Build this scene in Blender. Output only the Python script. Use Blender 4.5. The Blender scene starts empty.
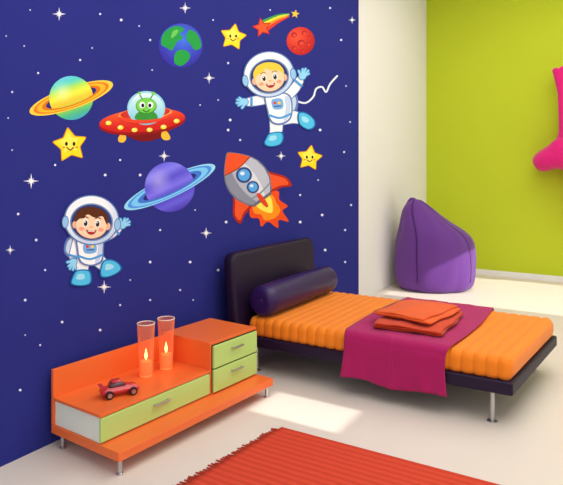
import bpy, bmesh, math, random
from mathutils import Vector, Matrix
random.seed(4)
sc=bpy.context.scene
try:
    sc.view_settings.view_transform='Standard'
except Exception: pass

# ---------------------------------------------------------------- camera
F_PX=600.0; HY=165.0; A=math.radians(31.6)
CAM=Vector((2.75,0.0,1.5))
FW=Vector((-math.sin(A),math.cos(A),0)); RT=Vector((math.cos(A),math.sin(A),0))
cd=bpy.data.cameras.new('camera'); cam=bpy.data.objects.new('camera',cd)
sc.collection.objects.link(cam); sc.camera=cam
cam.location=CAM; cam.rotation_euler=(math.pi/2,0,A)
cd.sensor_width=36; cd.lens=F_PX/563*36; cd.shift_y=-(242.5-HY)/563
cd.clip_start=0.05

# survey helper: wall coordinates (y,z) of mural points measured in the photograph
def wallpt(px,py,off):
    d=FW+RT*((px-281.5)/F_PX)
    t=-CAM.x/d.x
    return (off, t*d.y, 1.5+(HY-py)/F_PX*t)

# ---------------------------------------------------------------- materials
def lin(c):
    return tuple(((v/255)/12.92 if v/255<=0.04045 else ((v/255+0.055)/1.055)**2.4) for v in c)
MATS={}
def mat(name,rgb,rough=0.6,var=0.0,scale=8,bump=0.0,bscale=60,metal=0,spec=0.3,trans=0,emit=None,estr=0,sheen=0,coat=0):
    if name in MATS: return MATS[name]
    m=bpy.data.materials.new(name); m.use_nodes=True
    nt=m.node_tree; b=nt.nodes['Principled BSDF']
    L=lin(rgb)
    b.inputs['Roughness'].default_value=rough
    b.inputs['Metallic'].default_value=metal
    b.inputs['Specular IOR Level'].default_value=spec
    b.inputs['Transmission Weight'].default_value=trans
    b.inputs['Sheen Weight'].default_value=sheen
    b.inputs['Coat Weight'].default_value=coat
    if emit:
        b.inputs['Emission Color'].default_value=(*lin(emit),1); b.inputs['Emission Strength'].default_value=estr
    tc=nt.nodes.new('ShaderNodeTexCoord')
    n=nt.nodes.new('ShaderNodeTexNoise'); n.inputs['Scale'].default_value=scale; n.inputs['Detail'].default_value=4
    nt.links.new(tc.outputs['Object'],n.inputs['Vector'])
    mx=nt.nodes.new('ShaderNodeMix'); mx.data_type='RGBA'
    mx.inputs[6].default_value=(*[v*(1-var) for v in L],1); mx.inputs[7].default_value=(*[min(1,v*(1+var)) for v in L],1)
    nt.links.new(n.outputs['Fac'],mx.inputs[0]); nt.links.new(mx.outputs[2],b.inputs['Base Color'])
    if bump:
        n2=nt.nodes.new('ShaderNodeTexNoise'); n2.inputs['Scale'].default_value=bscale; n2.inputs['Detail'].default_value=3
        nt.links.new(tc.outputs['Object'],n2.inputs['Vector'])
        bp=nt.nodes.new('ShaderNodeBump'); bp.inputs['Strength'].default_value=bump; bp.inputs['Distance'].default_value=0.01
        nt.links.new(n2.outputs['Fac'],bp.inputs['Height']); nt.links.new(bp.outputs['Normal'],b.inputs['Normal'])
    MATS[name]=m; return m

m_floor=mat('floor_resin',(224,213,199),0.45,0.03,1.2,spec=0.3)
m_green=mat('green_paint',(192,206,48),0.8,0.04,1.0,spec=0.1)
m_white=mat('white_paint',(240,238,233),0.8,0.02,1.0,spec=0.1)
m_ceil=mat('ceiling_paint',(240,238,232),0.9)
m_orange=mat('orange_laminate',(240,112,50),0.35,0.03,3,spec=0.4)
m_lime=mat('lime_laminate',(188,220,124),0.35,0.03,3,spec=0.4)
m_cream=mat('cream_laminate',(234,238,220),0.4,0.02,3)
m_dark=mat('cabinet_gap',(60,50,30),0.8)
m_metal=mat('brushed_steel',(190,190,192),0.3,0.05,20,metal=0.9,spec=0.5)
m_plum=mat('plum_leather',(30,13,44),0.5,0.1,8,0.10,120,spec=0.28)
m_bolster=mat('violet_leather',(42,16,78),0.38,0.1,8,0.10,120,spec=0.4)
m_matt=mat('orange_quilt',(243,132,16),0.7,0.06,5,0.1,200,sheen=0.1)
m_throw=mat('magenta_throw',(172,18,92),0.85,0.1,10,0.3,300,sheen=0.1)
m_fold1=mat('rust_blanket',(206,66,30),0.85,0.08,10,0.3,250,sheen=0.1)
m_fold2=mat('orange_blanket',(228,92,30),0.85,0.08,10,0.3,250,sheen=0.1)
m_bag=mat('purple_fabric',(104,54,138),0.8,0.08,4,0.2,150,sheen=0.15)
m_bagd=mat('purple_piping',(66,30,96),0.8)
m_pink=mat('pink_plush',(222,26,120),0.95,0.12,20,0.4,120,sheen=0.3)
m_carp=mat('car_paint',(206,48,58),0.25,0.03,5,spec=0.6,coat=0.5)
m_tyre=mat('tyre_rubber',(60,25,30),0.7)
m_glassd=mat('car_glass',(90,60,70),0.15,spec=0.6)
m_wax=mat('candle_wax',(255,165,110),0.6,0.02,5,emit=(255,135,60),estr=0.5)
m_flame=mat('candle_flame',(255,230,160),0.6,emit=(255,215,130),estr=5)
# tinted thin glass: mix of clear transmission, tint and gloss
m_glass=bpy.data.materials.new('candle_glass'); m_glass.use_nodes=True
nt=m_glass.node_tree; b=nt.nodes['Principled BSDF']; outn=[n for n in nt.nodes if n.type=='OUTPUT_MATERIAL'][0]
b.inputs['Base Color'].default_value=(*lin((255,150,105)),1); b.inputs['Roughness'].default_value=0.1
b.inputs['Emission Color'].default_value=(*lin((255,120,60)),1); b.inputs['Emission Strength'].default_value=0.18
tr=nt.nodes.new('ShaderNodeBsdfTransparent'); tr.inputs[0].default_value=(1.0,0.80,0.70,1)
fr=nt.nodes.new('ShaderNodeLayerWeight'); fr.inputs[0].default_value=0.35
mr=nt.nodes.new('ShaderNodeMapRange'); mr.inputs[3].default_value=0.26; mr.inputs[4].default_value=0.8
nt.links.new(fr.outputs['Facing'],mr.inputs[0])
ms=nt.nodes.new('ShaderNodeMixShader'); nt.links.new(mr.outputs[0],ms.inputs[0]); nt.links.new(tr.outputs[0],ms.inputs[1]); nt.links.new(b.outputs[0],ms.inputs[2])
nt.links.new(ms.outputs[0],outn.inputs[0])

# left wall : blue mural paper up to y=6.1, white paint beyond
m_blue=bpy.data.materials.new('mural_wallpaper'); m_blue.use_nodes=True
nt=m_blue.node_tree; b=nt.nodes['Principled BSDF']; b.inputs['Roughness'].default_value=0.85; b.inputs['Specular IOR Level'].default_value=0.08
tc=nt.nodes.new('ShaderNodeTexCoord'); sx=nt.nodes.new('ShaderNodeSeparateXYZ')
nt.links.new(tc.outputs['Object'],sx.inputs[0])
gt=nt.nodes.new('ShaderNodeMath'); gt.operation='GREATER_THAN'; gt.inputs[1].default_value=6.10
nt.links.new(sx.outputs['Y'],gt.inputs[0])
ns=nt.nodes.new('ShaderNodeTexNoise'); ns.inputs['Scale'].default_value=1.5; nt.links.new(tc.outputs['Object'],ns.inputs['Vector'])
m1=nt.nodes.new('ShaderNodeMix'); m1.data_type='RGBA'
m1.inputs[6].default_value=(*lin((43,47,127)),1); m1.inputs[7].default_value=(*lin((47,50,133)),1)
nt.links.new(ns.outputs['Fac'],m1.inputs[0])
m2=nt.nodes.new('ShaderNodeMix'); m2.data_type='RGBA'; nt.links.new(gt.outputs[0],m2.inputs[0])
nt.links.new(m1.outputs[2],m2.inputs[6]); m2.inputs[7].default_value=(*lin((234,231,225)),1)
nt.links.new(m2.outputs[2],b.inputs['Base Color'])

# vertex colour ink for stickers
m_ink=bpy.data.materials.new('sticker_print'); m_ink.use_nodes=True
nt=m_ink.node_tree; b=nt.nodes['Principled BSDF']; b.inputs['Roughness'].default_value=0.7; b.inputs['Specular IOR Level'].default_value=0.1
at=nt.nodes.new('ShaderNodeAttribute'); at.attribute_name='Ink'; nt.links.new(at.outputs['Color'],b.inputs['Base Color'])

# rug material
m_rug=bpy.data.materials.new('rug_wool'); m_rug.use_nodes=True
nt=m_rug.node_tree; b=nt.nodes['Principled BSDF']; b.inputs['Roughness'].default_value=0.95; b.inputs['Specular IOR Level'].default_value=0.05
tc=nt.nodes.new('ShaderNodeTexCoord'); wv=nt.nodes.new('ShaderNodeTexWave'); wv.bands_direction='Y'; wv.inputs['Scale'].default_value=7; wv.inputs['Distortion'].default_value=0.8; wv.inputs['Detail'].default_value=3
nt.links.new(tc.outputs['Object'],wv.inputs['Vector'])
mx=nt.nodes.new('ShaderNodeMix'); mx.data_type='RGBA'; mx.inputs[6].default_value=(*lin((196,66,46)),1); mx.inputs[7].default_value=(*lin((212,76,54)),1)
nt.links.new(wv.outputs['Fac'],mx.inputs[0]); nt.links.new(mx.outputs[2],b.inputs['Base Color'])
bp=nt.nodes.new('ShaderNodeBump'); bp.inputs['Strength'].default_value=0.25; bp.inputs['Distance'].default_value=0.005
nt.links.new(wv.outputs['Fac'],bp.inputs['Height']); nt.links.new(bp.outputs['Normal'],b.inputs['Normal'])

# ---------------------------------------------------------------- mesh helpers
def link(o,parent=None):
    sc.collection.objects.link(o)
    if parent: o.parent=parent
    return o
def empty(name,loc=(0,0,0),rz=0):
    e=bpy.data.objects.new(name,None); e.location=loc; e.rotation_euler=(0,0,rz); sc.collection.objects.link(e); return e
def mesh(name,vs,fs,m,parent=None,smooth=False,recalc=True):
    me=bpy.data.meshes.new(name); me.from_pydata([tuple(v) for v in vs],[],fs)
    if recalc:
        bm=bmesh.new(); bm.from_mesh(me); bmesh.ops.recalc_face_normals(bm,faces=bm.faces); bm.to_mesh(me); bm.free()
    me.materials.append(m)
    if smooth:
        for p in me.polygons: p.use_smooth=True
    return link(bpy.data.objects.new(name,me),parent)
def box(name,lo,hi,m,parent=None,bev=0.0,seg=3,fn=None):
    bm=bmesh.new(); bmesh.ops.create_cube(bm,size=1)
    for v in bm.verts:
        v.co=Vector([lo[i]+(v.co[i]+0.5)*(hi[i]-lo[i]) for i in range(3)])
    if bev: bmesh.ops.bevel(bm,geom=bm.edges[:],offset=bev,segments=seg,affect='EDGES',profile=0.5)
    if fn:
        for v in bm.verts: v.co=Vector(fn(*v.co))
    me=bpy.data.meshes.new(name); bm.to_mesh(me); bm.free(); me.materials.append(m)
    if bev and seg>2:
        for p in me.polygons: p.use_smooth=True
    o=link(bpy.data.objects.new(name,me),parent)
    if bev and seg>2:
        w=o.modifiers.new('wn','WEIGHTED_NORMAL')
    return o
def lathe(name,prof,loc,m,parent=None,axis='Z',n=40,cap=True):
    vs=[];fs=[]
    for r,h in prof:
        for i in range(n):
            a=2*math.pi*i/n; x,y,z=r*math.cos(a),r*math.sin(a),h
            if axis=='Y': x,y,z=r*math.cos(a),h,r*math.sin(a)
            if axis=='X': x,y,z=h,r*math.cos(a),r*math.sin(a)
            vs.append((x+loc[0],y+loc[1],z+loc[2]))
    for j in range(len(prof)-1):
        for i in range(n):
            k=(i+1)%n; fs.append((j*n+i,j*n+k,(j+1)*n+k,(j+1)*n+i))
    if cap:
        fs.append(tuple(range(n))); fs.append(tuple((len(prof)-1)*n+i for i in range(n)))
    o=mesh(name,vs,fs,m,parent,smooth=True)
    es=o.modifiers.new('es','EDGE_SPLIT'); es.split_angle=math.radians(45)
    return o

# ---------------------------------------------------------------- room
YB=8.45; XR=4.6; HZ=4.1; YF=-1.2
box('floor',(-0.15,YF,-0.12),(XR+0.15,YB+0.15,0),m_floor)
box('wall_left',(-0.15,YF,0),(0,YB,HZ),m_blue)
box('wall_back',(-0.15,YB,0),(XR+0.15,YB+0.15,HZ),m_green)
box('ceiling',(-0.15,YF,HZ),(XR+0.15,YB+0.15,HZ+0.12),m_ceil)
# unseen right wall; two openings placed and sized to cast the sun patches
EL=math.radians(30); TE=math.tan(EL)
small=((3.02,3.37),((XR-1.27)*TE,(XR-0.62)*TE))
big=((6.55,8.2),(0.15,2.62))
def wall_with_windows(name,x0,x1,y0,y1,z1,wins,m):
    ys=sorted({y0,y1,*[v for w in wins for v in w[0]]}); zs=sorted({0.0,z1,*[v for w in wins for v in w[1]]})
    bm=bmesh.new()
    for i in range(len(ys)-1):
        for j in range(len(zs)-1):
            yc=(ys[i]+ys[i+1])/2; zc=(zs[j]+zs[j+1])/2
            if any(w[0][0]<yc<w[0][1] and w[1][0]<zc<w[1][1] for w in wins): continue
            r=bmesh.ops.create_cube(bm,size=1)
            for v in r['verts']:
                v.co=Vector((x0+(v.co.x+.5)*(x1-x0), ys[i]+(v.co.y+.5)*(ys[i+1]-ys[i]), zs[j]+(v.co.z+.5)*(zs[j+1]-zs[j])))
    me=bpy.data.meshes.new(name); bm.to_mesh(me); bm.free(); me.materials.append(m)
    return link(bpy.data.objects.new(name,me))
wall_with_windows('wall_right',XR,XR+0.02,YF,YB,HZ,[small,big],m_white)
for k,w in enumerate((small,big)):
    e=empty('window_%d'%(k+1)); (a0,a1),(z0,z1)=w; t=0.025
    box('frame_bottom',(XR-0.02,a0-t,z0-t),(XR+0.03,a1+t,z0),m_white,e)
    box('frame_top',(XR-0.02,a0-t,z1),(XR+0.03,a1+t,z1+t),m_white,e)
    box('frame_near',(XR-0.02,a0-t,z0),(XR+0.03,a0,z1),m_white,e)
    box('frame_far',(XR-0.02,a1,z0),(XR+0.03,a1+t,z1),m_white,e)
box('baseboard_back',(0.0,YB-0.015,0),(XR,YB,0.07),m_white)

# ---------------------------------------------------------------- storage bench
B=empty('storage_bench',(0.035,2.075,0),math.radians(-4.0))
L=1.245; D=0.55; FB=0.41
box('base_board',(0,0,0.075),(D,L,0.12),m_orange,B,0.004,2)
box('low_cabinet_body',(0.02,0.012,0.12),(FB-0.017,0.80,0.252),m_cream,B,0.002,2)
box('low_cabinet_top',(0.02,0.0,0.252),(FB-0.002,0.80,0.268),m_orange,B,0.003,2)
box('low_drawer_front',(FB-0.017,0.006,0.128),(FB,0.795,0.248),m_lime,B,0.003,2)
box('back_panel',(0.0,0.0,0.12),(0.02,0.80,0.415),m_orange,B,0.003,2)
box('tall_cabinet_body',(0.0,0.80,0.12),(FB-0.002,L,0.43),m_orange,B,0.003,2)
box('tall_drawer_gap',(FB-0.002,0.81,0.13),(FB+0.002,L-0.01,0.415),m_dark,B)
box('tall_drawer_upper',(FB,0.815,0.275),(FB+0.016,L-0.012,0.408),m_lime,B,0.003,2)
box('tall_drawer_lower',(FB,0.815,0.130),(FB+0.016,L-0.012,0.266),m_lime,B,0.003,2)
def handle(n,x,y,z,w):
    box(n,(x+0.012,y-w/2,z-0.005),(x+0.02,y+w/2,z+0.005),m_metal,B,0.002,2)
    for s,d in (('a',-1),('b',1)):
        box(n+'_post_'+s,(x-0.001,y+d*w*0.38-0.004,z-0.004),(x+0.013,y+d*w*0.38+0.004,z+0.004),m_metal,B)
handle('handle_low',FB,0.40,0.205,0.12)
handle('handle_upper',FB+0.016,1.02,0.362,0.11)
handle('handle_lower',FB+0.016,1.02,0.222,0.11)
for i,(x,y) in enumerate(((0.06,0.03),(D-0.03,0.03),(0.06,L-0.04),(D-0.03,L-0.03))):
    lathe('leg_%d'%(i+1),[(0.017,0.0),(0.017,0.006),(0.011,0.01),(0.011,0.075)],(x,y,0),m_metal,B,n=20)

# ---------------------------------------------------------------- candle holders
def candle(x,y,h):
    e=empty('candle_lantern',(x,y,0.2685))
    o=[(0.034,0.0),(0.040,0.012),(0.041,0.06),(0.044,0.16),(0.052,h)]
    lathe('glass',o,(0,0,0),m_glass,e,cap=False)
    lathe('glass_foot',[(0.001,0.0),(0.036,0.0),(0.038,0.008),(0.001,0.012)],(0,0,0),m_wax,e,cap=False)
    lathe('wax',[(0.001,0.013),(0.034,0.014),(0.036,0.085),(0.030,0.089),(0.001,0.085)],(0,0,0),m_wax,e,cap=False)
    lathe('flame',[(0.001,0.092),(0.008,0.104),(0.010,0.118),(0.005,0.140),(0.0005,0.160)],(0,0,0),m_flame,e,n=16)
    lathe('rim',[(0.0505,h-0.002),(0.0525,h-0.002),(0.0525,h+0.003),(0.0505,h+0.003),(0.0505,h-0.002)],(0,0,0),m_cream,e,cap=False)
candle(0.235,2.575,0.305); candle(0.245,2.735,0.30)

# ---------------------------------------------------------------- toy car
C=empty('toy_car',(0.325,2.285,0.2685),math.radians(62))
def sideprof(name,pts,w,m,bev,parent,yo=0):
    bm=bmesh.new()
    a=[bm.verts.new((x,-w/2+yo,z)) for x,z in pts]; f=bm.faces.new(a)
    r=bmesh.ops.extrude_face_region(bm,geom=[f])
    for v in r['geom']:
        if isinstance(v,bmesh.types.BMVert): v.co.y+=w
    bmesh.ops.recalc_face_normals(bm,faces=bm.faces)
    bmesh.ops.bevel(bm,geom=bm.edges[:],offset=bev,segments=3,affect='EDGES')
    me=bpy.data.meshes.new(name); bm.to_mesh(me); bm.free(); me.materials.append(m)
    for p in me.polygons: p.use_smooth=True
    return link(bpy.data.objects.new(name,me),parent)
sideprof('body',[(-0.10,0.020),(-0.103,0.042),(-0.06,0.052),(0.03,0.054),(0.085,0.045),(0.10,0.034),(0.10,0.018)],0.075,m_carp,0.006,C)
sideprof('cabin',[(-0.06,0.050),(-0.045,0.078),(0.005,0.080),(0.032,0.052)],0.060,m_glassd,0.004,C)
sideprof('roof',[(-0.048,0.076),(-0.043,0.083),(0.003,0.085),(0.010,0.076)],0.058,m_carp,0.003,C)
box('rear_spoiler',(-0.108,-0.036,0.062),(-0.088,0.036,0.066),m_carp,C,0.001,2)
for s,yy in (('a',-0.028),('b',0.028)): box('spoiler_post_'+s,(-0.100,yy-0.002,0.045),(-0.094,yy+0.002,0.063),m_carp,C)
for i,(x,y) in enumerate(((-0.064,-0.042),(0.062,-0.042),(-0.064,0.042),(0.062,0.042))):
    s=-1 if y<0 else 1
    lathe('wheel_%d'%(i+1),[(0.015,-0.009),(0.021,-0.008),(0.022,0),(0.021,0.008),(0.015,0.009)],(x,y,0.022),m_tyre,C,'Y',24)
    lathe('hub_%d'%(i+1),[(0.012,-0.002),(0.010,0.002)],(x,y+s*0.010,0.022),m_metal,C,'Y',16)

# ---------------------------------------------------------------- bed
BED=empty('single_bed')
Y0,Y1=3.58,4.76; X0,X1=0.20,2.085
SH=0.08
def skew(x,y,z): return (x+SH*(y-Y0)/(Y1-Y0)*max(0,(x-1.0)),y,z)
box('bed_frame',(X0,Y0,0.185),(X1,Y1,0.262),m_plum,BED,0.012,4,skew)
# headboard
def rrect(w0,w1,h0,h1,r,n=8):
    out=[]
    for cx,cy,a0 in ((w1-r,h1-r,0),(w0+r,h1-r,90),(w0+r,h0+r,180),(w1-r,h0+r,270)):
        for k in range(n+1):
            a=math.radians(a0+90*k/n); out.append((cx+r*math.cos(a),cy+r*math.sin(a)))
    return out
outl=rrect(3.52,4.75,0.20,0.85,0.07)
cy=(3.52+4.75)/2; cz=0.525
vs=[];fs=[];layers=[(0.045,0.97),(0.05,0.99),(0.065,1.0),(0.10,1.0),(0.118,0.99),(0.128,0.965),(0.132,0.90),(0.134,0.5)]
n=len(outl)
for xx,s in layers:
    for (yy,zz) in outl:
        dy=(yy-cy);dz=(zz-cz); m_=(1-s)*0.33
        vs.append((xx-0.05*(zz-0.2)/0.65+0.085,cy+dy-math.copysign(min(abs(dy),m_),dy)*1.0,cz+dz-math.copysign(min(abs(dz),m_),dz)))
for j in range(len(layers)-1):
    for i in range(n):
        k=(i+1)%n; fs.append((j*n+i,j*n+k,(j+1)*n+k,(j+1)*n+i))
fs.append(tuple(range(n))); fs.append(tuple((len(layers)-1)*n+i for i in range(n)))
mesh('headboard',vs,fs,m_plum,BED,smooth=True)
# quilted mattress : rounded section swept along x
def sweep(name,x0,x1,y0,y1,z0,z1,r,N,off,m,parent):
    vs=[];fs=[];sec=None
    base=rrect(y0,y1,z0,z1,r,6)
    pts=[]
    for i in range(len(base)):
        p=base[i];q=base[(i+1)%len(base)]
        d=math.hypot(q[0]-p[0],q[1]-p[1]); k=max(1,int(d/0.08))
        for s in range(k): pts.append((p[0]+(q[0]-p[0])*s/k,p[1]+(q[1]-p[1])*s/k))
    n=len(pts); yc=(y0+y1)/2; zc=(z0+z1)/2; H=(z1-z0)/2; W=(y1-y0)/2
    for i in range(N+1):
        x=x0+(x1-x0)*i/N; o=off(x)
        for (yy,zz) in pts:
            vs.append(skew(x,yc+(yy-yc)*(W-o)/W,zc+(zz-zc)*(H-o)/H))
    for i in range(N):
        for j in range(n):
            k=(j+1)%n; fs.append((i*n+j,i*n+k,(i+1)*n+k,(i+1)*n+j))
    fs.append(tuple(range(n))); fs.append(tuple(N*n+j for j in range(n)))
    return mesh(name,vs,fs,m,parent,smooth=True)
mx0,mx1=0.245,2.075
def moff(x):
    e=min(x-mx0,mx1-x); R=0.045
    o=0 if e>=R else R-math.sqrt(max(0,R*R-(R-e)**2))
    return o+0.008*(1-abs(math.sin(math.pi*(x-mx0)/0.070))**0.6)
sweep('mattress',mx0,mx1,3.592,4.745,0.25,0.397,0.05,480,moff,m_matt,BED)
# legs
for i,(x,y) in enumerate(((0.30,3.64),(1.96,3.64),(0.30,4.68),(2.03,4.68))):
    lathe('leg_%d'%(i+1),[(0.030,0.0),(0.030,0.006),(0.014,0.011),(0.013,0.17),(0.026,0.178),(0.026,0.19)],(x,y,0),m_metal,BED,n=24)
# bolster
lathe('bolster_pillow',[(0.0,-0.535),(0.02,-0.536),(0.024,-0.528),(0.075,-0.533),(0.10,-0.520),(0.112,-0.495),(0.115,-0.45),(0.117,0),(0.115,0.45),(0.112,0.495),(0.10,0.52),(0.075,0.533),(0.024,0.528),(0.02,0.536),(0.0,0.536)],(0.355,4.13,0.514),m_bolster,None,'Y',48,cap=False)

# throw
def arc(cx,cz,r,a0,a1,n):
    return [(cx+r*math.cos(math.radians(a0+(a1-a0)*k/n)),cz+r*math.sin(math.radians(a0+(a1-a0)*k/n))) for k in range(n+1)]
fy=3.560; by=4.775; tz=0.409
path=[(fy,0.115+0.02*k) for k in range(13)]+arc(fy+0.05,tz-0.05,0.05,180,90,6)
path+=[(fy+0.05+(by-fy-0.10)*k/24,tz) for k in range(1,24)]
path+=arc(by-0.05,tz-0.05,0.05,90,0,6)+[(by,0.34-0.02*k) for k in range(7)]
NX=48; vs=[];fs=[]
for i in range(NX+1):
    s=i/NX
    for j,(yy,zz) in enumerate(path):
        u=j/len(path); x=1.02+0.70*s+0.02*math.sin(u*9)*(1 if s<.5 else -1)+0.03*u
        w=math.sin(s*17+u*3)*0.5+math.sin(s*41+u*11)*0.25
        dy=0;dz=0
        if j<13: dy=-0.006-0.012*(w+0.75)*(1-j/14); dz=0.012*math.sin(s*9)*(1-j/13)
        elif j>len(path)-8: dy=0.006+0.01*(w+0.75)
        else: dz=0.004*(w+0.75)
        vs.append((x,yy+dy,zz+dz))
n=len(path)
for i in range(NX):
    for j in range(n-1): fs.append((i*n+j,i*n+j+1,(i+1)*n+j+1,(i+1)*n+j))
o=mesh('throw_blanket',vs,fs,m_throw,None,smooth=True)
so=o.modifiers.new('s','SOLIDIFY'); so.thickness=0.009; so.offset=0

# folded blankets: zigzag section extruded
def folded(name,cx,cy_,z,lx,ly,layers,t,rz,m,seed,sag=0.0):
    rnd=random.Random(seed)
    sec=[];r=t/2
    for k in range(layers):
        zc=k*t; jit=rnd.uniform(-0.012,0.012)
        xs=[-lx/2+jit+lx*i/14 for i in range(15)]
        if k%2: xs=xs[::-1]
        sec+=[(x,zc+0.002*math.sin(x*30+k)) for x in xs]
        if k<layers-1:
            sg=1 if k%2==0 else -1
            ex=xs[-1]
            for a in (-60,-30,0,30,60): sec.append((ex+sg*r*1.3*math.cos(math.radians(a)),zc+r+r*math.sin(math.radians(a))))
    NY=30; vs=[];fs=[];n=len(sec)
    for i in range(NY+1):
        y=-ly/2+ly*i/NY
        for (x,zz) in sec:
            h=zz/(layers*t)
            lift=h*(0.006*math.sin(y*14+x*9+seed)+0.008*math.exp(-((x-0.3*y)/0.05)**2)) + sag*h*(-(abs(x)/(lx/2))**4-(abs(y)/(ly/2))**4)
            vs.append((x*(1+0.035*math.sin(y*8+seed))+0.006*math.sin(y*20+zz*90),y+0.010*math.sin(zz*160+seed)+0.008*math.sin(x*16+seed),zz+lift))
    for i in range(NY):
        for j in range(n-1): fs.append((i*n+j,i*n+j+1,(i+1)*n+j+1,(i+1)*n+j))
    o=mesh(name,vs,fs,m,None,smooth=True); o.location=(cx,cy_,z); o.rotation_euler=(0,0,rz)
    so=o.modifiers.new('s','SOLIDIFY'); so.thickness=t*0.68; so.offset=0
    return o
folded('folded_blanket',1.395,4.01,0.429,0.45,0.60,3,0.014,math.radians(3),m_fold1,1,0.006)
folded('folded_blanket',1.37,4.06,0.478,0.38,0.50,3,0.014,math.radians(-9),m_fold2,2,0.010)

# ---------------------------------------------------------------- bean bag
bc=Vector((0.515,7.19,0)); N=64
prof=[(0.0,0.0,0.30,0.26),(0.004,0.0,0.40,0.32),(0.04,0.0,0.455,0.35),(0.12,0.0,0.480,0.37),(0.25,0.0,0.488,0.38),(0.38,0.0,0.49,0.375),(0.50,0.0,0.482,0.37),(0.60,-0.005,0.46,0.355),(0.67,-0.03,0.425,0.335),(0.73,-0.065,0.375,0.31),(0.79,-0.11,0.32,0.28),(0.86,-0.15,0.265,0.24),(0.93,-0.185,0.215,0.20),(0.99,-0.21,0.165,0.16),(1.04,-0.225,0.115,0.11),(1.075,-0.23,0.06,0.06),(1.085,-0.23,0.014,0.014)]
vs=[];fs=[]
def bagf(a,z): return 1+0.012*math.sin(6*a+z*5)+0.010*math.sin(11*a-z*9)+(0.035*math.sin(3*a+1.2)*math.exp(-((z-.72)/.18)**2))
for z,sh,w,d in prof:
    for i in range(N):
        a=2*math.pi*i/N; c,s=math.cos(a),math.sin(a)
        f=bagf(a,z)
        seam=-0.010*math.exp(-((math.sin(3*a+0.5)/0.12)**2))
        p=bc+RT*(sh+(w*f+seam)*c)+FW*(d*f+seam)*s
        zz=z+(0.012*math.sin(5*a) if 0.2<z<0.9 else 0)
        vs.append((p.x,p.y,zz))
for j in range(len(prof)-1):
    for i in range(N):
        k=(i+1)%N; fs.append((j*N+i,j*N+k,(j+1)*N+k,(j+1)*N+i))
fs.append(tuple(range(N))); fs.append(tuple((len(prof)-1)*N+i for i in range(N)))
BB=empty('bean_bag_chair')
o=mesh('bag',vs,fs,m_bag,BB,smooth=True)
ss=o.modifiers.new('ss','SUBSURF'); ss.levels=2; ss.render_levels=2
# piping seams + carry tab
def tube(name,pts,r,m,parent=None,cyc=False):
    cu=bpy.data.curves.new(name,'CURVE'); cu.dimensions='3D'; cu.bevel_depth=r; cu.bevel_resolution=4; cu.use_fill_caps=True
    sp=cu.splines.new('NURBS'); sp.points.add(len(pts)-1)
    for i,p in enumerate(pts): sp.points[i].co=(*p,1)
    sp.use_endpoint_u=True; sp.order_u=3; sp.use_cyclic_u=cyc
    cu.materials.append(m)
    return link(bpy.data.objects.new(name,cu),parent)
for q,a in enumerate((-0.75,-2.2,0.9)):
    pts=[]
    for z,sh,w,d in prof[3:-1]:
        f=bagf(a,z)
        p=bc+RT*(sh+(w*f-0.003)*math.cos(a))+FW*(d*f-0.003)*math.sin(a); pts.append((p.x,p.y,z+(0.012*math.sin(5*a) if 0.2<z<0.9 else 0)))
    tube('seam_%d'%(q+1),pts,0.006,m_bagd,BB)
tp=bc+RT*(-0.23)
tube('carry_loop',[(tp.x,tp.y,1.075),tuple(tp+RT*-0.05+Vector((0,0,1.10))),tuple(tp+RT*-0.09+Vector((0,0,1.06))),tuple(tp+RT*-0.11+Vector((0,0,1.01)))],0.016,m_bag,BB)

# ---------------------------------------------------------------- plush toy on back wall
def backpt(px,py,off=0.10):
    d=FW+RT*((px-281.5)/F_PX); t=(YB-off)/d.y
    return (CAM.x+t*d.x,YB-off,1.5+(HY-py)/F_PX*t)
chain=[((566,154),.20),((554,157),.21),((543,161),.19),((534,167),.13),   # shoulders / head / muzzle
       ((566,132),.09),((563,110),.06),((562,92),.055),((559,76),.07),  # raised arm + hand
       ((582,170),.22),((596,190),.18),((604,214),.11),((606,232),.12), # body, leg
       ((584,196),.14),((582,220),.10),((578,233),.12),
       ((576,128),.08),((586,102),.07),((590,80),.08),
       ((554,68),.05),((564,66),.05)]
ed=[(0,1),(1,2),(2,3),(0,4),(4,5),(5,6),(6,7),(0,8),(8,9),(9,10),(10,11),(8,12),(12,13),(13,14),(0,15),(15,16),(16,17),(7,18),(7,19)]
me=bpy.data.meshes.new('hanging_plush_toy'); me.from_pydata([backpt(p[0],p[1],0.20) for p,_ in chain],ed,[])
o=link(bpy.data.objects.new('hanging_plush_toy',me))
sk=o.modifiers.new('skin','SKIN'); 
for i,(p,r) in enumerate(chain):
    me.skin_vertices[0].data[i].radius=(r,r*0.8)
me.skin_vertices[0].data[8].use_root=True
su=o.modifiers.new('sub','SUBSURF'); su.levels=2; su.render_levels=2
me.materials.append(m_pink); sk.use_smooth_shade=True

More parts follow.
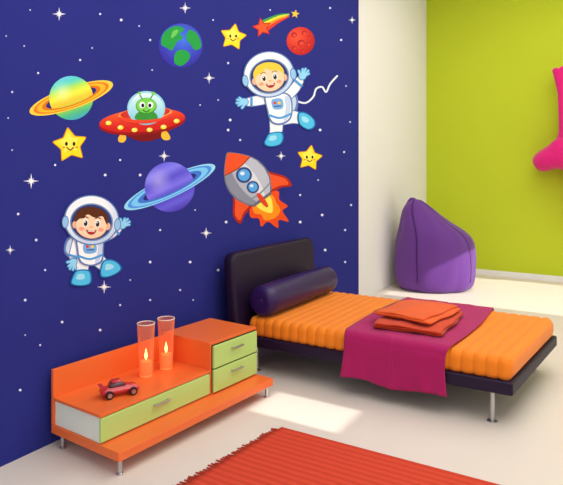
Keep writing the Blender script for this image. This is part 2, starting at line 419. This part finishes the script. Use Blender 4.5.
# ---------------------------------------------------------------- rug
RG=empty('floor_rug')
c4=[(0.86,1.55),(3.1,1.62),(3.1,2.90),(0.975,2.885)]
vs=[];fs=[];NXr,NYr=60,90
for i in range(NXr+1):
    for j in range(NYr+1):
        s=i/NXr;t=j/NYr
        x=(c4[0][0]*(1-s)+c4[1][0]*s)*(1-t)+(c4[3][0]*(1-s)+c4[2][0]*s)*t
        y=(c4[0][1]*(1-s)+c4[1][1]*s)*(1-t)+(c4[3][1]*(1-s)+c4[2][1]*s)*t
        vs.append((x,y,0.012+0.001*math.sin(j*2.1)))
for i in range(NXr):
    for j in range(NYr):
        a=i*(NYr+1)+j; fs.append((a,a+NYr+1,a+NYr+2,a+1))
o=mesh('pile',vs,fs,m_rug,RG,smooth=True)
so=o.modifiers.new('s','SOLIDIFY'); so.thickness=0.010; so.offset=-1
vs=[];fs=[]
for k in range(64):
    t=(k+0.5)/64; x=c4[0][0]*(1-t)+c4[3][0]*t; y=c4[0][1]*(1-t)+c4[3][1]*t
    ln=0.055+random.uniform(-.008,.008); sk_=random.uniform(-.006,.006); w=0.007
    b0=len(vs)
    vs+=[(x+0.003,y-w,0.002),(x+0.003,y+w,0.002),(x+0.003,y,0.014),(x-ln,y-w*0.8+sk_,0.001),(x-ln,y+w*0.8+sk_,0.001),(x-ln,y+sk_,0.006)]
    fs+=[(b0,b0+1,b0+2),(b0+3,b0+5,b0+4),(b0,b0+3,b0+4,b0+1),(b0+1,b0+4,b0+5,b0+2),(b0+2,b0+5,b0+3,b0)]
mesh('tassel_fringe',vs,fs,mat('rug_tassels',(178,62,44),0.9),RG)

# ---------------------------------------------------------------- wall stickers
def cat(pts,closed=True,k=8):
    out=[];n=len(pts)
    rng=range(n) if closed else range(n-1)
    for i in rng:
        if closed: p0,p1,p2,p3=pts[(i-1)%n],pts[i],pts[(i+1)%n],pts[(i+2)%n]
        else: p0,p1,p2,p3=pts[max(i-1,0)],pts[i],pts[i+1],pts[min(i+2,n-1)]
        for s in range(k):
            t=s/k;t2=t*t;t3=t2*t
            out.append(tuple(0.5*((2*p1[d])+(-p0[d]+p2[d])*t+(2*p0[d]-5*p1[d]+4*p2[d]-p3[d])*t2+(-p0[d]+3*p1[d]-3*p2[d]+p3[d])*t3) for d in range(len(p1))))
    if not closed: out.append(tuple(pts[-1]))
    return out
def mixc(a,b,t):
    t=max(0,min(1,t)); return tuple(a[i]+(b[i]-a[i])*t for i in range(3))
class Sticker:
    def __init__(s): s.v=[];s.f=[];s.c=[];s.l=1
    def off(s): return 0.0012+0.00010*s.l
    def _add(s,pts,faces,col):
        b=len(s.v); off=s.off(); s.l+=1
        s.v+=[wallpt(p[0],p[1],off) for p in pts]
        for f in faces:
            s.f.append(tuple(b+i for i in f))
            s.c.append([(col(*pts[i]) if callable(col) else col) for i in f])
    def poly(s,pts,col): s._add(pts,[tuple(range(len(pts)))],col)
    def blob(s,pts,col,k=8): s.poly(cat(pts,True,k),col)
    def ell(s,cx,cy,rx,ry,rot,col,n=40,a0=0,a1=360):
        ca,sa=math.cos(math.radians(rot)),math.sin(math.radians(rot))
        if callable(col):
            R=10; pts=[(cx,cy)]; fs=[]; lc=[(0,0)]
            for j in range(1,R+1):
                for i in range(n):
                    a=2*math.pi*i/n; u,v=math.cos(a)*j/R,math.sin(a)*j/R
                    pts.append((cx+u*rx*ca-v*ry*sa,cy+u*rx*sa+v*ry*ca)); lc.append((u,v))
            for i in range(n): fs.append((0,1+i,1+(i+1)%n))
            for j in range(R-1):
                for i in range(n):
                    k=(i+1)%n; fs.append((1+j*n+i,1+(j+1)*n+i,1+(j+1)*n+k,1+j*n+k))
            b=len(s.v); off=s.off(); s.l+=1
            s.v+=[wallpt(p[0],p[1],off) for p in pts]
            for f in fs: s.f.append(tuple(b+i for i in f)); s.c.append([col(*lc[i]) for i in f])
        else:
            pts=[]
            m=n if a1-a0==360 else n+1
            for i in range(m):
                a=math.radians(a0+(a1-a0)*i/n); u,v=math.cos(a)*rx,math.sin(a)*ry
                pts.append((cx+u*ca-v*sa,cy+u*sa+v*ca))
            s.poly(pts,col)
    def stroke(s,pts,w,col,smooth=True,round_=True):
        ws=w if isinstance(w,(list,tuple)) else [w]*len(pts)
        P=[(p[0],p[1],ws[i]) for i,p in enumerate(pts)]
        if smooth and len(P)>2: P=cat(P,False,6)
        Lp=[];Rp=[]
        for i,p in enumerate(P):
            a=P[max(i-1,0)];b=P[min(i+1,len(P)-1)]
            dx,dy=b[0]-a[0],b[1]-a[1]; d=math.hypot(dx,dy) or 1
            Lp.append((p[0]-dy/d*p[2]/2,p[1]+dx/d*p[2]/2)); Rp.append((p[0]+dy/d*p[2]/2,p[1]-dx/d*p[2]/2))
        n=len(P); s._add(Lp+Rp,[(i,i+1,n+i+1,n+i) for i in range(n-1)],col)
        if round_:
            for q in (P[0],P[-1]):
                s.ell(q[0],q[1],q[2]/2,q[2]/2,0,col if not callable(col) else col(q[0],q[1]),16)
                s.l-=0.6
    def star(s,cx,cy,R,r,rot,col,n=5,rnd=0.0):
        pts=[]
        for i in range(2*n):
            q=R if i%2==0 else r; a=math.radians(rot-90+180*i/n)
            pts.append((cx+q*math.cos(a),cy+q*math.sin(a)))
        if rnd:
            out=[];m=len(pts)
            for i in range(m):
                p0,p1,p2=pts[i-1],pts[i],pts[(i+1)%m]
                f=rnd if i%2==0 else rnd*0.6
                A_=(p1[0]+(p0[0]-p1[0])*f,p1[1]+(p0[1]-p1[1])*f); B_=(p1[0]+(p2[0]-p1[0])*f,p1[1]+(p2[1]-p1[1])*f)
                for t in (0,.25,.5,.75,1):
                    out.append(tuple((1-t)**2*A_[d]+2*t*(1-t)*p1[d]+t*t*B_[d] for d in (0,1)))
            pts=out
        s.poly(pts,col)
    def build(s,name):
        me=bpy.data.meshes.new(name); me.from_pydata(s.v,[],s.f)
        at=me.color_attributes.new('Ink','FLOAT_COLOR','CORNER'); i=0
        for f in s.c:
            for c in f: at.data[i].color=(*lin(c),1); i+=1
        me.materials.append(m_ink)
        return link(bpy.data.objects.new(name,me))

W=(250,252,255); OUT=(96,128,190); K=(25,20,30)
# tiny stars
s=Sticker()
for x,y,R in ((59,14,7),(185,8,6),(209,78,6),(31,181,8),(164,156,6),(206,233,6),(104,287,7),(281,156,5),(10,250,5),(352,20,4)):
    s.l=1; s.star(x,y,R,R*0.16,0,W,4); s.star(x,y,R*0.55,R*0.12,45,W,4); s.ell(x,y,R*.2,R*.2,0,W,12)
dots=[(6,36),(24,46),(38,73),(12,92),(92,48),(121,20),(139,26),(152,70),(228,63),(341,40),(346,86),(344,152),(318,180),(351,205),(18,214),(12,150),(62,322),(120,305),(150,262),(190,262),(226,222),(300,222),(213,20),(330,8),(100,14),(30,10),(80,60),(200,105),(228,130),(218,100),(240,140),(160,230),(140,175),(45,270),(25,300),(180,290),(150,300),(230,120),(350,122),(320,130),(325,250),(345,262),(300,195),(120,160),(55,165),(8,118),(40,345),(20,390),(100,330),(193,300),(270,10),(150,40),(105,175),(25,335),(345,230),(322,215),(195,210),(130,280),(218,270),(36,240)]
for x,y in dots:
    r=random.choice((0.8,1.1,1.4)); s.l=1; s.ell(x,y,r,r,0,(225,230,250),10)
s.build('twinkle_star_stickers')

# earth
s=Sticker()
s.ell(180.5,45.5,22,22,0,lambda u,v:mixc((70,120,235),(58,50,170),math.hypot(u-.1,v+.3)*.85))
G=(40,160,70)
s.blob([(163,34),(170,28),(178,26),(184,29),(180,34),(183,38),(177,42),(172,50),(167,48),(161,44)],G)
s.blob([(189,30),(196,33),(200,40),(201,47),(195,50),(190,44),(186,38)],G)
s.blob([(176,52),(184,50),(190,55),(187,62),(180,66),(174,62)],G)
s.blob([(173,31),(178,30),(176,35),(171,38)],(110,200,90))
s.build('earth_sticker')

def smiley(name,cx,cy,R,rot):
    s=Sticker()
    s.star(cx,cy,R,R*0.55,rot,(226,150,20),5,0.22)
    s.star(cx,cy,R*0.92,R*0.50,rot,(252,226,40),5,0.22)
    s.star(cx-R*.05,cy-R*.1,R*0.6,R*0.34,rot,(255,240,90),5,0.22)
    for d in (-1,1):
        s.ell(cx+d*R*.2,cy-R*.06,R*.075,R*.11,0,K,12); s.ell(cx+d*R*.34,cy+R*.12,R*.08,R*.05,0,(250,150,60),12)
    s.stroke([(cx-R*.17,cy+R*.14),(cx,cy+R*.26),(cx+R*.17,cy+R*.14)],R*.07,(150,60,10))
    s.build(name)
smiley('smiling_star_sticker',233,37,14.5,10)
smiley('smiling_star_sticker',70,145,19,-8)
smiley('smiling_star_sticker',309.5,158,14,8)

# shooting star
s=Sticker()
for o,c in ((-4,(60,160,80)),(-1.5,(245,225,60)),(1.5,(245,150,40)),(4.5,(225,60,50))):
    s.stroke([(262+o*.5,27+o),(277,19+o*.75),(289,15+o*.4)],[3.4,2.8,.6],c)
s.star(262,27.5,10.5,5.0,-12,(200,40,30),5,.15); s.star(262,27.5,8.4,3.8,-12,(238,90,50),5,.15)
s.star(295,14,4.5,1.9,10,(245,200,60),5,.1)
s.build('shooting_star_sticker')

# red planet
s=Sticker()
s.ell(300.5,41,14,14,0,lambda u,v:mixc((245,90,60),(190,35,35),math.hypot(u+.3,v+.3)*.75))
for x,y,r in ((294,35,3),(304,33,2.4),(301,43,3.6),(308,44,2),(294,48,2.2),(303,51,1.6),(309,37,1.5)):
    s.ell(x,y,r,r*.9,0,(172,32,38),16); s.ell(x+.4,y+.5,r*.7,r*.6,0,(222,72,56),14)
s.build('red_planet_sticker')

# ringed planets
def ringed(name,cx,cy,R,rx,ry,rot,bands,ringcols,hl):
    s=Sticker(); ca,sa=math.cos(math.radians(rot)),math.sin(math.radians(rot))
    def arcs(a0,a1):
        for (q0,q1,c) in ringcols:
            n=40; pts=[]
            for i in range(n+1):
                a=math.radians(a0+(a1-a0)*i/n); pts.append((math.cos(a)*rx*q1,math.sin(a)*ry*q1))
            for i in range(n,-1,-1):
                a=math.radians(a0+(a1-a0)*i/n); pts.append((math.cos(a)*rx*q0,math.sin(a)*ry*q0))
            s._add([(cx+u*ca-v*sa,cy+u*sa+v*ca) for u,v in pts],[(i,i+1,2*n-i,2*n+1-i) for i in range(n)],c)
    arcs(180,360)
    def col(u,v):
        t=(v+1)/2*(len(bands)-1); i=min(int(t),len(bands)-2)
        c=mixc(bands[i],bands[i+1],t-i)
        return mixc(c,hl,max(0,.55-math.hypot(u+.3,v+.4)))
    s.ell(cx,cy,R,R,rot,col)
    arcs(0,180)
    s.build(name)
ringed('saturn_sticker',71,98,22,44,11,-19,[(110,210,235),(90,215,200),(190,235,90),(250,240,70),(250,200,60),(150,215,80),(80,190,140),(70,170,200)],
  [(0.60,0.70,(224,120,30)),(0.70,0.82,(252,188,44)),(0.82,0.90,(244,130,40)),(0.90,1.0,(252,212,70))],(245,255,220))
ringed('purple_planet_sticker',169.5,187,25,50,10.5,-25,[(104,96,232),(134,130,245),(92,84,216),(126,116,240),(80,72,204),(108,98,226),(74,60,180)],
  [(0.58,0.70,(66,120,215)),(0.70,0.84,(124,206,250)),(0.84,0.92,(80,150,235)),(0.92,1.0,(150,220,252))],(210,206,255))

# flying saucer
s=Sticker()
s.blob([(120,126),(133,139),(150,141),(166,134),(170,124)],(120,20,24))
s.blob([(122,133),(126,137),(124,142),(119,142),(118,138)],(245,190,60)); s.blob([(163,130),(168,133),(170,139),(164,140),(161,136)],(245,190,60))
s.ell(142,122.5,43.5,12.5,-5,(150,22,26))
s.ell(142,120.5,43,11.5,-5,lambda u,v:mixc((250,110,50),(208,34,34),(v+1)*.6+abs(u)*.15))
s.ell(145,114,27,7,-5,(255,150,80)); s.ell(145,113,25,5.6,-5,(206,50,40))
s.ell(146,108,19,17,0,(150,215,235)); s.ell(146,109,17.5,16,0,lambda u,v:mixc((225,248,250),(120,200,225),(v+1)*.5))
s.blob([(135,119),(137,113),(146,110),(155,113),(157,119),(146,121)],(60,150,60))
s.ell(146,106,10.5,8.2,0,(60,150,50)); s.ell(146,105.5,9.8,7.4,0,(120,215,80))
for d in (-1,1):
    s.stroke([(146+d*4,99),(146+d*7,94)],1.2,(60,150,50),False); s.ell(146+d*7,93.5,1.8,1.8,0,(120,215,80),12)
    s.ell(146+d*4,105,2.9,3.3,0,W,16); s.ell(146+d*3.5,105.5,1.6,2,0,K,12)
s.stroke([(142.5,110),(146,112),(149.5,110)],.9,(30,80,30))
s.stroke([(134,99),(138,95)],1.8,W,False)
s.blob([(119,117),(132,119.5),(146,120),(160,118),(171,113.5),(168,117.5),(158,121.5),(146,123.5),(132,123),(122,121)],(235,70,45))
for x,y in ((108,123),(120,127.5),(134,130),(149,129.8),(163,127),(176,121)):
    s.ell(x,y,3,2.2,-5,(250,225,70),16); s.ell(x-.6,y-.6,1.3,.9,0,(255,250,200),12)
s.build('flying_saucer_sticker')

# rocket
s=Sticker(); dn=math.hypot(40,54); dx,dy=40/dn,54/dn; VS=1.40
def rp(u,v): return (227+dx*u+dy*v*VS, 152.5+dy*u-dx*v*VS)
def RP(l): return [rp(*p) for p in l]
s.blob(RP([(58,-9),(66,-14),(72,-10),(80,-12),(80,-6),(91,-3),(85,1),(92,6),(80,7),(79,12),(69,10),(62,13),(58,8)]),(240,80,30),5)
s.blob(RP([(58,-7),(65,-10),(70,-7),(77,-7),(81,0),(78,6),(69,7),(63,8),(58,6)]),(252,150,30),5)
s.blob(RP([(58,-5),(66,-5),(75,0),(66,5),(58,5)]),(255,236,90),5)
for d in (-1,1):
    s.blob(RP([(38,d*13),(45,d*18.5),(55,d*23.5),(65,d*23),(61,d*17),(56,d*8)]),(176,40,28),6)
    s.blob(RP([(40,d*13),(46,d*17.2),(55,d*22),(62,d*21.5),(58,d*16),(54,d*8)]),(240,88,44),6)
s.poly(RP([(54,-8),(60,-8),(60,8),(54,8)]),(110,110,120))
prb=[(0,0),(6,5),(14,10),(24,13.8),(34,15),(44,14),(52,11),(57,8)]
full=prb+[(u,-v) for u,v in prb[::-1]][:-1]
s.poly(RP([(u,v*1.04) for u,v in cat(full,True,4)]),(110,116,134))
bod=[(15,10.4),(24,13.5),(34,14.6),(44,13.5),(52,10.6),(57,7.8)]
for v0,v1,c in ((-1,-.5,(138,144,162)),(-.5,0.0,(180,186,200)),(0,.45,(222,226,234)),(.45,1,(190,195,210))):
    s.poly(RP([(u,v*v0) for u,v in bod]+[(u,v*v1) for u,v in bod[::-1]]),c)
nose=[(0.5,0),(6,4.8),(12,8.4),(17,11.2)]
s.poly(RP(nose+[(19,0)]+[(u,-v) for u,v in nose[::-1]][:-1]),(238,84,42))
s.stroke(RP([(17,-11.2),(19.3,0),(17,11.2)]),1.2,(150,60,40))
s.stroke(RP([(50,-11),(52.5,0),(50,11)]),1.6,(140,146,162))
s.blob(RP([(53,-1.4),(59,-1.8),(66,-1.2),(68,0),(66,1.2),(59,1.8),(53,1.4),(50.5,0)]),(226,70,38),5)
for u,r in ((28,8.0),(43,6.2)):
    x,y=rp(u,0); s.ell(x,y,r,r,0,(52,70,130),24); s.ell(x,y,r*.74,r*.74,0,(90,170,235),24); s.ell(x-r*.2,y-r*.2,r*.3,r*.25,0,(215,240,255),16)
s.build('rocket_sticker')

SK=(253,214,178)
def helmet(s,cx,cy,R,tilt,hair,hairpts):
    ca,sa=math.cos(math.radians(tilt)),math.sin(math.radians(tilt))
    T=lambda u,v:(cx+R*(u*ca-v*sa),cy+R*(u*sa+v*ca))
    TT=lambda l:[T(*p) for p in l]
    s.ell(cx,cy,R*1.03,R*.93,tilt,OUT); s.ell(cx,cy,R*.98,R*.885,tilt,lambda u,v:mixc(W,(190,212,240),max(0,math.hypot(u+.2,v+.3)-.75)*1.6))
    for d in (-1,1):
        x,y=T(d*.97,.12); s.ell(x,y,R*.13,R*.24,tilt,OUT,20); s.ell(x,y,R*.10,R*.20,tilt,(150,200,240),20)
    x,y=T(0,.08); s.ell(x,y,R*.80,R*.70,tilt,(120,150,200)); s.ell(x,y,R*.75,R*.65,tilt,(46,62,120))
    x,y=T(0,.14)
    for d in (-1,1):
        q=T(d*.60,.20); s.ell(q[0],q[1],R*.11,R*.14,tilt,(240,186,150),16)
    s.ell(x,y,R*.61,R*.55,tilt,(226,160,120)); s.ell(x,y,R*.585,R*.525,tilt,SK)
    s.blob(TT(hairpts),hair,6)
    for d in (-1,1):
        q=T(d*.22,.12); s.ell(q[0],q[1],R*.10,R*.145,tilt,W,18); s.ell(q[0],q[1]+R*.01,R*.07,R*.11,tilt,(60,36,24),16); s.ell(q[0]-R*.02,q[1]-R*.04,R*.025,R*.03,0,W,10)
        s.stroke(TT([(d*.13,-.07),(d*.23,-.11),(d*.33,-.06)]),R*.035,mixc(hair,K,.4))
        q=T(d*.36,.34); s.ell(q[0],q[1],R*.10,R*.07,tilt,(250,164,140),16)
    s.stroke(TT([(-.03,.24),(.0,.28),(.03,.24)]),R*.03,(226,150,110))
    s.poly(cat(TT([(-.19,.36),(0,.41),(.19,.36),(.12,.50),(0,.54),(-.12,.50)]),True,5),(176,44,44))
    s.poly(TT([(-.14,.385),(0,.42),(.14,.385),(.11,.43),(-.11,.43)]),W)
    s.stroke(TT([(-.72,-.35),(-.55,-.60),(-.30,-.76)]),R*.07,W)
def limb(s,pts,w,col=W):
    s.stroke(pts,[a+1.8 for a in w],OUT); s.stroke(pts,w,col)
def glove(s,cx,cy,r,ang,thumb):
    ca,sa=math.cos(math.radians(ang)),math.sin(math.radians(ang))
    T=lambda u,v:(cx+r*(u*ca-v*sa),cy+r*(u*sa+v*ca))
    for w,c in ((1.6,(60,130,200)),(0,(150,215,250))):
        s.ell(cx,cy,r*.72+w*.5,r*.66+w*.5,ang,c,20)
        for a,l in ((-34,1.30),(-12,1.48),(12,1.46),(34,1.26)):
            e=(l*math.cos(math.radians(a)),l*math.sin(math.radians(a)))
            s.stroke([T(.2*e[0],.4*e[1]),T(*e)],r*.36+w,c,False)
        s.stroke([T(-.1,thumb*.4),T(.35,thumb*1.15)],r*.38+w,c,False)
BT=(84,196,240); BTO=(30,110,180)
def boot(s,pts):
    s.blob([p for p in pts],BTO)
    cx=sum(p[0] for p in pts)/len(pts); cy=sum(p[1] for p in pts)/len(pts)
    s.blob([(cx+(p[0]-cx)*.86,cy+(p[1]-cy)*.86) for p in pts],BT)
    s.blob([(cx+(p[0]-cx)*.4-1,cy+(p[1]-cy)*.35-1.5) for p in pts],(160,226,250))

# astronaut 1 (blond, top right)
s=Sticker()
s.stroke([(294,100),(305,103),(313,97),(316,89),(322,87),(326,92),(330,84),(337,76)],1.8,(230,236,250))
s.blob([(283,92),(294,92),(298,100),(296,112),(288,116)],OUT); s.blob([(284,94),(292,94),(296,100),(294,110),(288,113)],(200,218,240))
limb(s,[(264,99),(255,101),(249,102)],[10,9,8]); limb(s,[(285,97),(294,89),(299,81)],[10,9,8])
limb(s,[(283,118),(292,117),(298,118)],[13,12,11]); limb(s,[(276,121),(276,129),(275,134)],[13,12,11])
glove(s,244,102,5.2,185,-1); glove(s,302,76,5.2,-55,-1)
s.stroke([(251,98),(251,106)],2.2,(80,160,225),False); s.stroke([(294,80),(301,86)],2.2,(80,160,225),False)
s.blob([(264,94),(278,92),(289,95),(292,106),(290,119),(280,125),(270,122),(266,110)],OUT)
s.blob([(265.5,95),(278,93.5),(287.5,96),(290.5,106),(288.5,118),(280,123),(271.5,121),(267.5,110)],W)
s.blob([(284,97),(288,97),(290,106),(288,117),(283,121),(285,108)],(196,216,242))
s.stroke([(268,115),(279,118),(290,114)],2.2,(80,160,225))
s.blob([(271,100),(281,99),(282,108),(273,109)],(120,176,232)); s.ell(274,103,1.5,1.5,0,(230,60,50),10); s.ell(278.5,103,1.5,1.5,0,(250,215,60),10); s.stroke([(273.5,106.5),(280,106)],1,(40,70,140),False)
boot(s,[(269,133),(281,132),(283,139),(279,145),(269,147),(263,144),(265,138)])
boot(s,[(298,112),(306,113),(314,120),(314,127),(308,130),(300,126),(297,120)])
helmet(s,268,74.5,25,-8,(246,206,70),[(-.60,.10),(-.62,-.12),(-.46,-.36),(-.18,-.48),(.15,-.47),(.45,-.34),(.60,-.10),(.58,.12),(.50,-.04),(.30,-.12),(.05,-.16),(-.10,-.26),(-.22,-.12),(-.45,-.04)])
s.build('astronaut_sticker')

# astronaut 2 (brown hair, lower left)
s=Sticker()
s.blob([(74,236),(66,240),(64,252),(72,258)],OUT); s.blob([(74,238),(68,241),(66,251),(73,256)],(200,218,240))
limb(s,[(78,240),(75,250),(73,256)],[10,9,8]); limb(s,[(100,238),(110,234),(117,229)],[10,9,8])
limb(s,[(83,259),(82,267),(82,271)],[13,12,11]); limb(s,[(94,257),(100,262),(103,265)],[13,12,11])
glove(s,73,262,5.2,105,1); glove(s,122,225,5.2,-38,-1)
s.stroke([(69,255),(77,257)],2.2,(80,160,225),False); s.stroke([(113,227),(118,234)],2.2,(80,160,225),False)
s.blob([(76,236),(90,234),(102,237),(103,250),(101,262),(90,266),(79,262),(76,249)],OUT)
s.blob([(77.5,237),(90,235.5),(100.5,238),(101.5,250),(99.5,260.5),(90,264.5),(80.5,261),(77.5,249)],W)
s.blob([(97,239),(101,240),(101.5,250),(99,260),(94,263),(97,250)],(196,216,242))
s.stroke([(78,256),(89,259),(101,255)],2.2,(80,160,225))
s.blob([(83,244),(94,243),(95,252),(84,253)],(120,176,232)); s.ell(86.5,246.5,1.6,1.6,0,(230,60,50),10); s.ell(91.5,246.5,1.6,1.6,0,(250,215,60),10); s.stroke([(86,250),(93,249.5)],1,(40,70,140),False)
boot(s,[(76,270),(88,270),(91,277),(89,284),(79,286),(70,284),(71,277)])
boot(s,[(102,261),(109,259),(117,262),(121,268),(117,273),(108,277),(100,277),(99,270)])
helmet(s,90.5,220,27,3,(92,48,26),[(-.60,.10),(-.62,-.12),(-.46,-.38),(-.15,-.48),(.18,-.46),(.46,-.34),(.60,-.10),(.58,.14),(.48,-.02),(.38,-.16),(.10,-.10),(-.15,-.20),(-.32,-.06),(-.46,-.02)])
s.build('astronaut_sticker')

# ---------------------------------------------------------------- lights
w=bpy.data.worlds.new('world'); sc.world=w; w.use_nodes=True
w.node_tree.nodes['Background'].inputs[0].default_value=(0.95,0.97,1.0,1); w.node_tree.nodes['Background'].inputs[1].default_value=1.25
def area(name,loc,rot,sx_,sy_,e,col=(1,1,1)):
    l=bpy.data.lights.new(name,'AREA'); l.shape='RECTANGLE'; l.size=sx_; l.size_y=sy_; l.energy=e; l.color=col
    o=bpy.data.objects.new(name,l); o.location=loc; o.rotation_euler=rot; sc.collection.objects.link(o); return o
area('ceiling_fill',(2.5,3.8,4.02),(0,0,0),3.2,7.5,180,(1,0.99,0.975))  # added overhead fill to brighten the room, not a visible fixture
l=bpy.data.lights.new('sun','SUN'); l.energy=4.2; l.angle=math.radians(0.6); l.color=(1,0.985,0.95)
o=bpy.data.objects.new('sun',l); sc.collection.objects.link(o)
dirv=Vector((-math.cos(EL),0,-math.sin(EL))); o.rotation_euler=dirv.to_track_quat('-Z','Y').to_euler()
o.location=(8,5,5)
